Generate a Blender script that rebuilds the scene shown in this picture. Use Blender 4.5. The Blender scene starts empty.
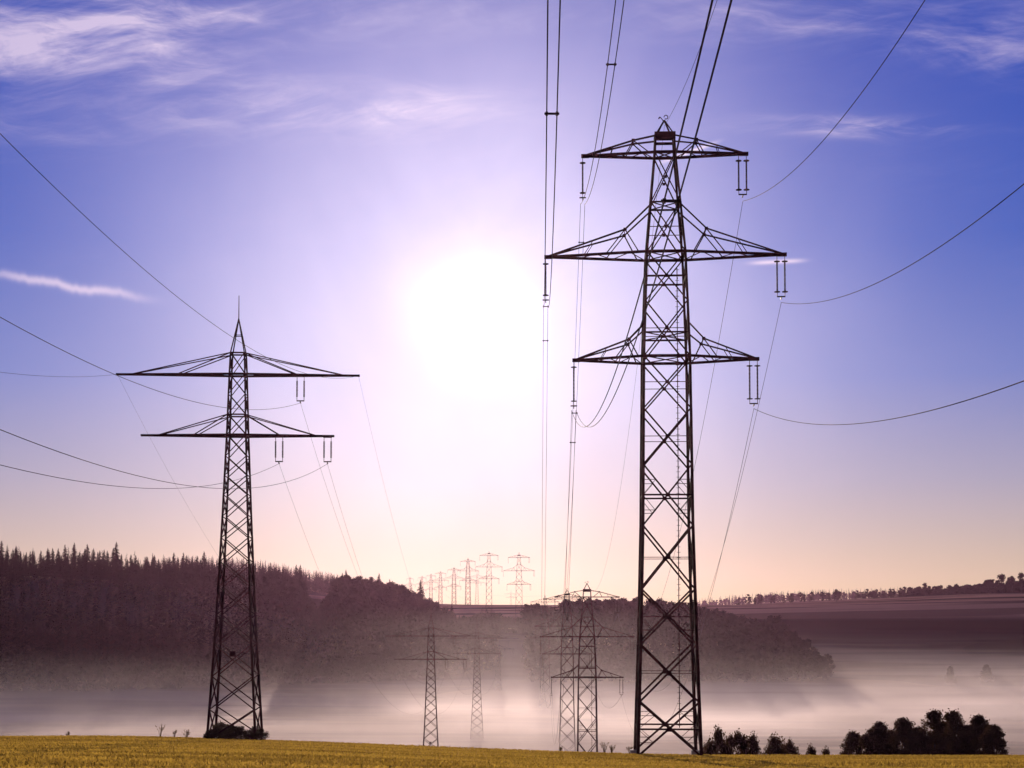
import bpy, math, random
import numpy as np
from mathutils import Vector, Matrix
random.seed(7)
RNG = np.random.default_rng(7)
R = math.radians
sc = bpy.context.scene
col = sc.collection

# ------------------------------------------------------------------ camera
F = 1400.0                      # focal length in pixels
PITCH = R(2.6)
YC = 546.0                      # picture row of the lens axis (rising front)
cam_d = bpy.data.cameras.new('camera')
cam = bpy.data.objects.new('camera', cam_d); col.objects.link(cam)
cam_d.sensor_width = 36.0
cam_d.lens = 36.0 * F / 1024.0
cam_d.shift_y = (YC - 384.0) / 1024.0
cam_d.clip_start = 0.5; cam_d.clip_end = 30000
cam.location = (0, 0, 0)
cam.rotation_euler = (R(90) + PITCH, 0, 0)
sc.camera = cam

def at(px, py, D):
    """a picture point at forward distance D -> world point"""
    a = px - 512.0; b = YC - py
    y = math.cos(PITCH) * F - math.sin(PITCH) * b
    z = math.sin(PITCH) * F + math.cos(PITCH) * b
    return Vector((a * D / y, D, z * D / y))

# ------------------------------------------------------------------ view, sampling
sc.view_settings.view_transform = 'Standard'
sc.view_settings.look = 'None'
sc.view_settings.gamma = 1.0
sc.view_settings.use_curve_mapping = False
sc.view_settings.exposure = 0.0
sc.render.engine = 'CYCLES'
sc.cycles.use_denoising = True
sc.cycles.max_bounces = 5
sc.cycles.volume_bounces = 2
sc.cycles.transparent_max_bounces = 8
sc.cycles.volume_step_rate = 0.16
sc.cycles.volume_max_steps = 160
sc.cycles.sample_clamp_indirect = 4.0

# ------------------------------------------------------------------ node helper
class N:
    """tiny operator wrapper round Math nodes"""
    def __init__(s, nt, sock): s.nt = nt; s.s = sock
    def _m(s, op, *o):
        n = s.nt.nodes.new('ShaderNodeMath'); n.operation = op
        for i, v in enumerate((s,) + o):
            if isinstance(v, N): s.nt.links.new(v.s, n.inputs[i])
            else: n.inputs[i].default_value = float(v)
        return N(s.nt, n.outputs[0])
    def __add__(s, o): return s._m('ADD', o)
    def __radd__(s, o): return s._m('ADD', o)
    def __sub__(s, o): return s._m('SUBTRACT', o)
    def __mul__(s, o): return s._m('MULTIPLY', o)
    def __rmul__(s, o): return s._m('MULTIPLY', o)
    def __truediv__(s, o): return s._m('DIVIDE', o)
    def pw(s, o): return s._m('POWER', o)
    def mx(s, o): return s._m('MAXIMUM', o)
    def mn(s, o): return s._m('MINIMUM', o)
    def ex(s): return s._m('EXPONENT')
    def ab(s): return s._m('ABSOLUTE')
    def step(s, a, b, lo=0.0, hi=1.0):
        n = s.nt.nodes.new('ShaderNodeMapRange'); n.interpolation_type = 'SMOOTHSTEP'
        s.nt.links.new(s.s, n.inputs[0])
        for i, v in enumerate((a, b, lo, hi)): n.inputs[i + 1].default_value = v
        return N(s.nt, n.outputs[0])
def comb(nt, x, y, z=0.0):
    n = nt.nodes.new('ShaderNodeCombineXYZ')
    for i, v in enumerate((x, y, z)):
        if isinstance(v, N): nt.links.new(v.s, n.inputs[i])
        else: n.inputs[i].default_value = v
    return n.outputs[0]
def noise(nt, vec, scale, detail=4, rough=0.55, dist=0.0):
    n = nt.nodes.new('ShaderNodeTexNoise')
    n.inputs['Scale'].default_value = scale; n.inputs['Detail'].default_value = detail
    n.inputs['Roughness'].default_value = rough; n.inputs['Distortion'].default_value = dist
    if vec is not None: nt.links.new(vec, n.inputs['Vector'])
    return N(nt, n.outputs['Fac'])
def sepxyz(nt, vec):
    n = nt.nodes.new('ShaderNodeSeparateXYZ'); nt.links.new(vec, n.inputs[0])
    return [N(nt, n.outputs[i]) for i in range(3)]
def mixc(nt, fac, a, b, mode='MIX'):
    n = nt.nodes.new('ShaderNodeMix'); n.data_type = 'RGBA'; n.blend_type = mode
    for sock, v in ((n.inputs[0], fac), (n.inputs[6], a), (n.inputs[7], b)):
        if isinstance(v, N): nt.links.new(v.s, sock)
        elif isinstance(v, bpy.types.NodeSocket): nt.links.new(v, sock)
        elif isinstance(v, (int, float)): sock.default_value = v
        else: sock.default_value = (*v, 1.0)
    return n.outputs[2]
def ramp(nt, fac, stops):
    n = nt.nodes.new('ShaderNodeValToRGB'); e = n.color_ramp.elements
    while len(e) < len(stops): e.new(0.5)
    for el, (p, c) in zip(e, stops): el.position = p; el.color = (*c, 1)
    nt.links.new(fac.s, n.inputs[0]); return n.outputs[0]
def lin(r, g, b):
    f = lambda c: (c / 255 / 12.92) if c / 255 <= 0.04045 else ((c / 255 + 0.055) / 1.055) ** 2.4
    return (f(r), f(g), f(b))

# ------------------------------------------------------------------ world / sky
SUN_DIR = at(476, 312, 1000).normalized()
elev = math.asin(SUN_DIR.z); azim = math.atan2(SUN_DIR.x, SUN_DIR.y)
w = bpy.data.worlds.new('World'); sc.world = w; w.use_nodes = True
nt = w.node_tree; nt.nodes.clear()
out = nt.nodes.new('ShaderNodeOutputWorld'); bg = nt.nodes.new('ShaderNodeBackground')
nt.links.new(bg.outputs[0], out.inputs[0])
sky = nt.nodes.new('ShaderNodeTexSky'); sky.sky_type = 'NISHITA'; sky.sun_disc = False
sky.sun_elevation = elev; sky.sun_rotation = azim; sky.altitude = 400
sky.air_density = 1.0; sky.dust_density = 1.5; sky.ozone_density = 3.0
tc = nt.nodes.new('ShaderNodeTexCoord')
dx, dy, dz = sepxyz(nt, tc.outputs['Generated'])
inv = dy.mx(0.08)
u = dx / inv; v = dz / inv
front = dy.step(0.15, 0.5)
elevf = dz.mx(0.0).mn(1.0)
grad = ramp(nt, elevf, [
    (0.000, lin(220, 194, 152)), (0.035, lin(204, 182, 166)), (0.09, lin(166, 160, 188)),
    (0.16, lin(112, 128, 200)), (0.25, lin(58, 94, 192)), (0.36, lin(30, 74, 184)), (0.55, lin(44, 70, 166)), (1.0, lin(42, 62, 150))])
# hazy air glowing round the low sun
dotn = nt.nodes.new('ShaderNodeVectorMath'); dotn.operation = 'DOT_PRODUCT'
nt.links.new(tc.outputs['Generated'], dotn.inputs[0]); dotn.inputs[1].default_value = SUN_DIR
dist = N(nt, dotn.outputs['Value']).mn(1.0)._m('ARCCOSINE')
g1 = ((dist * dist) * (-1.0 / 0.035 ** 2)).ex() * 0.4
g2 = (dist * (-1.0 / 0.085)).ex() * 0.26
g3 = ((dist * dist) * (-1.0 / 0.19 ** 2)).ex() * 0.70 + (dist * (-1.0 / 0.22)).ex() * 0.05
veil = noise(nt, comb(nt, dx * 5.0, dz * 3.5), 1.0, 4, 0.55, 0.6).step(0.25, 0.75, 0.86, 1.14)
g2 = g2 * veil; g3 = g3 * veil
glow = mixc(nt, 1.0, mixc(nt, 1.0, (1.0, 0.93, 0.88), comb(nt, g1 + g2, g1 + g2, g1 + g2), 'MULTIPLY'),
            mixc(nt, 1.0, (1.0, 0.80, 0.72), comb(nt, g3, g3, g3), 'MULTIPLY'), 'ADD')
base = mixc(nt, 1.0, mixc(nt, 1.0, grad, (0.9, 0.9, 0.9), 'MULTIPLY'),
            mixc(nt, 1.0, sky.outputs[0], (0.003, 0.003, 0.003), 'MULTIPLY'), 'ADD')
away = dy.step(-0.5, 0.75, 0.30, 1.0)          # the sky opposite the low sun is still dim
base = mixc(nt, 1.0, base, comb(nt, away, away, away), 'MULTIPLY')
base = mixc(nt, 1.0, base, glow, 'ADD')
# cirrus: streaky noise in sky-direction space, held to a few patches
warp = noise(nt, comb(nt, u * 3.0, v * 6.0), 2.0, 3, 0.5)
cv = comb(nt, u * 5.0 + warp * 0.6, v * 24.0 + u * 2.0 + warp * 1.2)
streak = noise(nt, cv, 1.0, 8, 0.62, 0.5).step(0.40, 0.80)
cv2 = comb(nt, u * 9.0 + warp * 0.8 + 7.0, v * 60.0 - u * 12.0 + warp * 2.0)
fine = noise(nt, cv2, 1.0, 7, 0.65, 0.3).step(0.38, 0.78)
def blob(px, py, rx, ry, tilt=0.0):
    u0 = (px - 512) / F; v0 = (610 - py) / F
    a = (u - u0) ; b = (v - v0) - a * tilt
    a = a / (rx / F); b = b / (ry / F)
    return ((a * a + b * b) * -1.0).ex()
cir = (blob(60, 40, 190, 52, 0.05) * 1.1 + blob(150, 0, 330, 22) * 0.7 + blob(330, 104, 130, 20, 0.0) * 2.0 + blob(880, 12, 280, 30) * 0.45
       + blob(860, 120, 85, 9, -0.02) * 2.2 + blob(1000, 50, 110, 26, -0.1) * 0.5 + blob(180, 130, 240, 20) * 0.25)
cloud = ((streak * 1.0 + fine * 0.5) * (streak * 0.6 + 0.5) * cir + streak * fine * 0.05).mn(0.8) * front
def trail(px, py, rx, ry, tilt, wob=0.0):
    u0 = (px - 512) / F; v0 = (610 - py) / F
    a = (u - u0); b = (v - v0) - a * tilt - (noise(nt, comb(nt, u * 40.0, 0.0), 1.0, 3) - 0.5) * wob
    a = a / (rx / F); b = b / (ry / F)
    return ((a.pw(4.0) + b * b) * -1.0).ex()
tr = trail(62, 283, 75, 4.2, -0.16, 0.012) * fine.mx(0.8) + trail(691, 147, 27, 2.2, 0.37) * 0.9 + trail(780, 259, 26, 2.2, 0.05) * 0.9
cloud = (cloud + tr * front * 0.95).mn(1.0)
skyc = mixc(nt, cloud, base, mixc(nt, 1.0, lin(222, 204, 232), mixc(nt, 1.0, glow, (0.8, 0.8, 0.8), 'MULTIPLY'), 'ADD'))
nt.links.new(skyc, bg.inputs[0]); bg.inputs[1].default_value = 1.0

# ------------------------------------------------------------------ sun
sd = bpy.data.lights.new('sun', 'SUN'); sd.energy = 4.8; sd.angle = R(0.6); sd.color = (1.0, 0.80, 0.62)
so = bpy.data.objects.new('sun', sd); col.objects.link(so)
so.rotation_euler = SUN_DIR.to_track_quat('Z', 'Y').to_euler()
so.location = (0, 0, 200)

# ------------------------------------------------------------------ mesh builder
class MB:
    def __init__(s): s.v = []; s.f = []
    def add(s, vs, fs):
        k = len(s.v); s.v += [tuple(p) for p in vs]; s.f += [tuple(i + k for i in f) for f in fs]
    def beam(s, a, b, t, t2=None, ext=0.0):
        """square bar from a to b"""
        a = Vector(a); b = Vector(b); d = b - a
        if d.length < 1e-5: return
        d.normalize(); a = a - d * ext; b = b + d * ext
        up = Vector((0, 0, 1)) if abs(d.z) < 0.95 else Vector((0, 1, 0))
        x = d.cross(up).normalized(); y = x.cross(d).normalized()
        t2 = t2 or t
        vs = []
        for p in (a, b):
            for sx, sy in ((-1, -1), (1, -1), (1, 1), (-1, 1)):
                vs.append(p + x * sx * t / 2 + y * sy * t2 / 2)
        s.add(vs, [(0, 1, 5, 4), (1, 2, 6, 5), (2, 3, 7, 6), (3, 0, 4, 7), (3, 2, 1, 0), (4, 5, 6, 7)])
    def angle(s, a, b, t, w=0.35):
        """L-section bar: two thin flanges"""
        a = Vector(a); b = Vector(b); d = (b - a).normalized()
        up = Vector((0, 0, 1)) if abs(d.z) < 0.95 else Vector((0, 1, 0))
        x = d.cross(up).normalized(); y = x.cross(d).normalized()
        s.beam(a + x * t * 0.35, b + x * t * 0.35, t * 0.25, t)
        s.beam(a + y * t * 0.38, b + y * t * 0.38, t, t * 0.22)
    def tube(s, pts, r, n=6):
        pts = [Vector(p) for p in pts]; k = len(s.v)
        for i, p in enumerate(pts):
            d = (pts[min(i + 1, len(pts) - 1)] - pts[max(i - 1, 0)]).normalized()
            up = Vector((0, 0, 1)) if abs(d.z) < 0.9 else Vector((0, 1, 0))
            x = d.cross(up).normalized(); y = x.cross(d).normalized()
            rr = r[i] if isinstance(r, (list, tuple)) else r
            for j in range(n):
                a = 2 * math.pi * j / n
                s.v.append(tuple(p + x * math.cos(a) * rr + y * math.sin(a) * rr))
        for i in range(len(pts) - 1):
            for j in range(n):
                j2 = (j + 1) % n
                s.f.append((k + i * n + j, k + i * n + j2, k + (i + 1) * n + j2, k + (i + 1) * n + j))
        s.f.append(tuple(k + j for j in reversed(range(n))))
        s.f.append(tuple(k + (len(pts) - 1) * n + j for j in range(n)))
    def lathe(s, base, prof, n=8):
        """prof: (z, r) list downwards from base"""
        k = len(s.v)
        for z, r in prof:
            for j in range(n):
                a = 2 * math.pi * j / n
                s.v.append((base[0] + math.cos(a) * r, base[1] + math.sin(a) * r, base[2] + z))
        for i in range(len(prof) - 1):
            for j in range(n):
                j2 = (j + 1) % n
                s.f.append((k + i * n + j, k + i * n + j2, k + (i + 1) * n + j2, k + (i + 1) * n + j))
        s.f.append(tuple(k + j for j in range(n))); s.f.append(tuple(k + (len(prof) - 1) * n + j for j in reversed(range(n))))
    def mesh(s, name, mat):
        me = bpy.data.meshes.new(name); me.from_pydata(s.v, [], s.f); me.update()
        me.materials.append(mat); return me
    def build(s, name, mat, parent=None):
        o = bpy.data.objects.new(name, s.mesh(name, mat)); col.objects.link(o)
        if parent: o.parent = parent
        return o
def np_mesh(name, V, Fc, mat, smooth=False):
    """V (n,3) array, Fc (m,k) array with equal-sided faces"""
    me = bpy.data.meshes.new(name)
    m, k = Fc.shape
    me.vertices.add(len(V)); me.vertices.foreach_set('co', V.astype(np.float32).ravel())
    me.loops.add(m * k); me.loops.foreach_set('vertex_index', Fc.astype(np.int32).ravel())
    me.polygons.add(m); me.polygons.foreach_set('loop_start', np.arange(0, m * k, k, dtype=np.int32))
    me.polygons.foreach_set('loop_total', np.full(m, k, dtype=np.int32))
    me.polygons.foreach_set('use_smooth', np.full(m, smooth))
    me.materials.append(mat); me.update(calc_edges=True); me.validate(); return me
def link(name, me, parent=None):
    o = bpy.data.objects.new(name, me); col.objects.link(o)
    if parent: o.parent = parent
    return o
def tag(o, label=None, cat=None, group=None, kind=None):
    if label: o['label'] = label
    if cat: o['category'] = cat
    if group: o['group'] = group
    if kind: o['kind'] = kind
    return o
def empty(name, loc, rz=0.0):
    o = bpy.data.objects.new(name, None); col.objects.link(o)
    o.location = loc; o.rotation_euler = (0, 0, rz); o.empty_display_size = 1
    return o
def copy_tree(o, parent=None):
    kids = [c for c in col.objects if c.parent == o]
    c = o.copy(); col.objects.link(c); c.parent = parent
    for ch in kids: copy_tree(ch, c)
    return c

# ------------------------------------------------------------------ materials
def material(name, rough=0.8, metal=0.0, spec=0.3):
    m = bpy.data.materials.new(name); m.use_nodes = True
    nt = m.node_tree; b = nt.nodes['Principled BSDF']
    b.inputs['Roughness'].default_value = rough; b.inputs['Metallic'].default_value = metal
    b.inputs['Specular IOR Level'].default_value = spec
    t = nt.nodes.new('ShaderNodeTexCoord')
    return m, nt, b, t
def noisy(name, c1, c2, scale, rough=0.8, metal=0.0, spec=0.3, bump=0.0, detail=5):
    m, nt, b, t = material(name, rough, metal, spec)
    n = noise(nt, t.outputs['Object'], scale, detail)
    nt.links.new(mixc(nt, n.step(0.35, 0.65), c1, c2), b.inputs['Base Color'])
    if bump:
        bn = nt.nodes.new('ShaderNodeBump'); bn.inputs['Strength'].default_value = bump
        nt.links.new(n.s, bn.inputs['Height']); nt.links.new(bn.outputs[0], b.inputs['Normal'])
    return m
def leafy(name, c1, c2, scale, trans=0.25):
    m, nt, b, t = material(name, 1.0, 0, 0.0)
    n = noise(nt, t.outputs['Object'], scale, 4)
    g = nt.nodes.new('ShaderNodeNewGeometry')
    oi = nt.nodes.new('ShaderNodeObjectInfo')
    f = (n.step(0.36, 0.64) * 0.6 + N(nt, g.outputs['Random Per Island']) * 0.3 + N(nt, oi.outputs['Random']) * 0.25).mn(1.0)
    c = mixc(nt, f, c1, c2)
    nt.links.new(c, b.inputs['Base Color'])
    tr = nt.nodes.new('ShaderNodeBsdfTranslucent'); nt.links.new(c, tr.inputs[0])
    mx = nt.nodes.new('ShaderNodeMixShader'); mx.inputs[0].default_value = trans
    nt.links.new(b.outputs[0], mx.inputs[1]); nt.links.new(tr.outputs[0], mx.inputs[2])
    nt.links.new(mx.outputs[0], nt.nodes['Material Output'].inputs[0])
    return m
M = {}
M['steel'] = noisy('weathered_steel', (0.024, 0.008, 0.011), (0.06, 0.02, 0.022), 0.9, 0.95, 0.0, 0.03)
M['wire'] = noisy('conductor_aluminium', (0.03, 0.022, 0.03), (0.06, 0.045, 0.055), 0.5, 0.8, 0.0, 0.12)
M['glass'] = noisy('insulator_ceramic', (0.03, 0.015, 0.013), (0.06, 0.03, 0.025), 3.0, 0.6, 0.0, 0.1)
M['concrete'] = noisy('concrete_footing', (0.45, 0.43, 0.40), (0.62, 0.60, 0.56), 4.0, 0.9)
M['bark'] = noisy('bark', (0.03, 0.02, 0.015), (0.06, 0.045, 0.035), 3.0, 0.9)
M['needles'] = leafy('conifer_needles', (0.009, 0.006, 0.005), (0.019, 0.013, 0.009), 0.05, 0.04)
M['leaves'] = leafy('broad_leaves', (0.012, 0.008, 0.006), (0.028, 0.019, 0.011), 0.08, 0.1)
M['near_leaves'] = leafy('brown_leaves', (0.038, 0.022, 0.012), (0.085, 0.05, 0.022), 0.5, 0.4)  # browner, more translucent foliage for the nearer trees and bushes
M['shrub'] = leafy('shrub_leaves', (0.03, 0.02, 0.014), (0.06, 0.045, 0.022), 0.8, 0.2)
M['wheat'] = leafy('ripe_crop', (0.17, 0.10, 0.018), (0.66, 0.44, 0.075), 0.06, 0.40)
nt = M['wheat'].node_tree
for n_ in nt.nodes:
    if n_.type == 'TEX_NOISE':
        t_ = [q for q in nt.nodes if q.type == 'TEX_COORD'][0]; a_, b_, c_ = sepxyz(nt, t_.outputs['Object'])
        n_.inputs['Scale'].default_value = 1.0; nt.links.new(comb(nt, a_ * 0.05, b_ * 0.28 + a_ * 0.02), n_.inputs['Vector'])
M['weed'] = leafy('dry_weed', (0.10, 0.06, 0.03), (0.2, 0.13, 0.06), 0.8, 0.3)

# ------------------------------------------------------------------ terrain
def sst(a, b, x):
    t = np.clip((x - a) / (b - a), 0, 1); return t * t * (3 - 2 * t)
def vnoise(x, y, seed=0):
    r = np.random.default_rng(seed); t = 0
    for k in range(5):
        a, b, c = r.uniform(-1, 1), r.uniform(-1, 1), r.uniform(0, 6.28)
        t = t + np.sin(x * a + y * b + c)
    return t / 5
LX = [-760, -360, -216, -132, -96, -74, -58, -40, -24, 2]
LH = [76, 70, 65, 56, 53, 49, 42, 36, 22, 0]
RX = [6, 22, 34, 64, 112, 136, 152, 168, 186]
RH = [0, 15, 36, 37, 35, 29, 20, 9, 0]
def foot(X): return 800 + 0.28 * (np.minimum(X, 20) + 30)
def H(X, Y):
    X = np.asarray(X, float); Y = np.asarray(Y, float)
    m = 0.0785 + (0.0905 - 0.0785) * sst(-40, 22, X * 125 / np.maximum(np.abs(Y), 80))
    yc = 134 - 12 * sst(-40, 20, X)
    wv = np.maximum(Y - yc, 0)
    near = -1.7 - m * Y - 0.115 * wv * wv / (wv + 14) + 0.10 * vnoise(X * .12, Y * .12, 3) * sst(20, 60, Y)
    near = np.where(Y < 0, -1.7 - m * Y, near)
    fl = -48 + 1.2 * vnoise(X * .012, Y * .015, 5)
    left = np.interp(X, LX, LH) * sst(0, 130, Y - foot(X)) * (1 - 0.75 * sst(1050, 1300, Y))
    rgt = np.interp(X, RX, RH) * sst(795, 875, Y) * (1 - sst(985, 1180, Y))
    pxl = X / np.maximum(Y, 100) * 1400 + 512
    rise = 52 * sst(650, 1260, Y) + 14 * sst(640, 1050, pxl) * sst(1000, 1550, Y) + 8 * sst(2000, 2600, Y) * sst(600, 800, pxl) - 12 * sst(1500, 1900, Y) * (1 - sst(600, 800, pxl))
    left = left - 12 * np.exp(-((pxl - 318) / 12) ** 2) * sst(0, 100, Y - foot(X)) * (1 - sst(950, 1100, Y))
    gap = 27 * np.exp(-((X + 4) / 48) ** 2) * sst(790, 900, Y) * (1 - sst(960, 1150, Y))
    rise = rise + gap * (1 - sst(0, 45, rise))
    far = 30 * np.exp(-((X + 300) / 130) ** 2 - ((Y - 1400) / 180) ** 2)
    val = fl + np.maximum(np.maximum(left, rgt), rise) + far + 1.5 * vnoise(X * .006, Y * .008, 9) * sst(800, 1200, Y)
    k = 4.0
    return np.maximum(near, val) + k * 0.25 * np.exp(-np.abs(near - val) / k)
def Hs(x, y): return float(H(x, y))
ys = np.concatenate([np.arange(-80, 40, 10), np.arange(40, 160, 1.25), np.arange(160, 400, 6), np.arange(400, 1700, 12), np.geomspace(1700, 3500, 24)])
ts = np.linspace(-1, 1, 321); ts = np.sign(ts) * np.abs(ts) ** 1.5
VX = []; VY = []
for y in ys:
    half = 130 + max(y, 0) * 1.25
    VX.append(ts * half); VY.append(np.full_like(ts, y))
VX = np.array(VX); VY = np.array(VY); VZ = H(VX, VY)
nr, nc = VX.shape
V = np.stack([VX.ravel(), VY.ravel(), VZ.ravel()], 1)
i, j = np.meshgrid(np.arange(nr - 1), np.arange(nc - 1), indexing='ij')
a = (i * nc + j).ravel(); Fq = np.stack([a, a + 1, a + nc + 1, a + nc], 1)
m, nt, b, t = material('ground_fields', 1.0, 0, 0.0)
px_, py_, pz_ = sepxyz(nt, t.outputs['Object'])
pos = t.outputs['Object']
# near: ripe crop, drilled rows and flattened streaks
n1 = noise(nt, comb(nt, px_ * 0.03, py_ * 0.16), 1.0, 6, 0.6, 0.4)
n2 = noise(nt, pos, 1.6, 5, 0.7)
crop = mixc(nt, (n1.step(0.3, 0.7) * 0.6 + n2.step(0.3, 0.7) * 0.4).mn(1.0), (0.13, 0.075, 0.016), (0.38, 0.24, 0.05))
def line_mask(d, w_): return d.ab().step(w_ * 0.5, w_, 1.0, 0.0)
kx_ = (px_ + 27.0); q1 = py_ - 127.0 - kx_ * 0.16 + kx_ * kx_ * 0.004
q2 = py_ - 112.0 + kx_ * 0.42 + kx_ * kx_ * 0.003
trk = (line_mask(q1, 1.2) + line_mask(q1 + 3.6, 1.2) + line_mask(q2, 1.1) + line_mask(q2 + 3.8, 1.1)).mn(1.0)
crop = mixc(nt, trk * 0.75, crop, (0.05, 0.025, 0.008))
# far: patchwork of fields with hedged edges
vo = nt.nodes.new('ShaderNodeTexVoronoi'); vo.inputs['Scale'].default_value = 1.0
wob = noise(nt, pos, 0.004, 3)
nt.links.new(comb(nt, px_ * 0.0022 + wob * 0.6, py_ * 0.0075 + wob), vo.inputs['Vector'])
cr, cg, cb = sepxyz(nt, vo.outputs['Color'])
patch = mixc(nt, cr, (0.022, 0.010, 0.009), (0.07, 0.034, 0.026))
patch = mixc(nt, cg.step(0.55, 0.8), patch, (0.14, 0.085, 0.055))
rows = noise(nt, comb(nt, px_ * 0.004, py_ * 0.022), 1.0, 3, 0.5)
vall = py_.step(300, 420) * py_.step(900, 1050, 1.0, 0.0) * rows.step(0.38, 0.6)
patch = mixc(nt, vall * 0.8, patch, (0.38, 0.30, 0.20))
patch = mixc(nt, rows.step(0.35, 0.65) * py_.step(900, 1000, 0.25, 0.6), patch, (0.045, 0.035, 0.02))
farf = py_.step(150, 200)
dk = px_.step(205, 222) * py_.step(600, 615) * py_.step(690, 710, 1.0, 0.0)
patch = mixc(nt, dk * 0.85, patch, (0.03, 0.022, 0.018))
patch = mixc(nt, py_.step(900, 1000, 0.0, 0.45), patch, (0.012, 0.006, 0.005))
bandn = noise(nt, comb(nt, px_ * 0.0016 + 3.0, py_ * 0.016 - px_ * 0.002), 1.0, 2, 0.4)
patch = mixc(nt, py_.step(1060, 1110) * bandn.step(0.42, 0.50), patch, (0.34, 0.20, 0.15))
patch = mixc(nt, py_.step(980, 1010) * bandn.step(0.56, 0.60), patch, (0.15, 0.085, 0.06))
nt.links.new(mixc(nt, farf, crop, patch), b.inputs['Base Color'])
bn = nt.nodes.new('ShaderNodeBump'); bn.inputs['Strength'].default_value = 0.6; bn.inputs['Distance'].default_value = 0.2
nt.links.new(n2.s, bn.inputs['Height']); nt.links.new(bn.outputs[0], b.inputs['Normal'])
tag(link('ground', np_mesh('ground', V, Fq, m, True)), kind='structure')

# ------------------------------------------------------------------ lattice pylons
def lerp(a, b, t): return a + (b - a) * t
def width_fn(prof):
    zs = [p[0] for p in prof]; ws = [p[1] for p in prof]
    return lambda z: float(np.interp(z, zs, ws))
def corner(z, w, i):
    sx, sy = ((-1, -1), (1, -1), (1, 1), (-1, 1))[i]
    return Vector((sx * w, sy * w, z))
def insulator(x, z, drop, kind, parent, y=0.0, rods=28, rings=True):
    """kind 'double': two strings and a yoke; 'single': one string; 'vee' unused"""
    mb = MB()
    xs = (-0.33, 0.33) if kind == 'double' else (0.0,)
    if kind == 'double' : mb.beam((x - 0.4, y, z - 0.12), (x + 0.4, y, z - 0.12), 0.07, 0.09)
    for dx in xs:
        px = x + dx
        mb.beam((px, y, z), (px, y, z - 0.55), 0.05)
        prof = []; top = z - 0.5; L = drop - 0.95
        nseg = rods
        for q in range(nseg):
            z0 = -q * L / nseg
            prof += [(z0, 0.035), (z0 - L / nseg * 0.3, 0.085), (z0 - L / nseg * 0.65, 0.085), (z0 - L / nseg * 0.95, 0.035)]
        mb.lathe((px, y, top), prof, 7)
        if not rings:
            mb.beam((px, y, top - L), (px, y, z - drop + 0.1), 0.05); continue
        # arcing rings
        mb.lathe((px, y, top - 0.05), [(0, .05), (-.02, .26), (-.07, .26), (-.09, .05)], 8)
        mb.lathe((px, y, top - L + 0.1), [(0, .05), (-.02, .26), (-.07, .26), (-.09, .05)], 8)
        mb.beam((px, y, top - L), (px, y, z - drop + 0.1), 0.05)
    mb.beam((x - (0.36 if kind == 'double' else 0.28), y, z - drop + 0.1), (x + (0.36 if kind == 'double' else 0.28), y, z - drop + 0.1), 0.08, 0.1)
    mb.beam((x, y - 0.35, z - drop - 0.05), (x, y + 0.35, z - drop - 0.05), 0.07, 0.1)
    mb.beam((x, y, z - drop + 0.12), (x, y, z - drop - 0.05), 0.06)
    return mb.build('insulator', M['glass'], parent)

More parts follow.
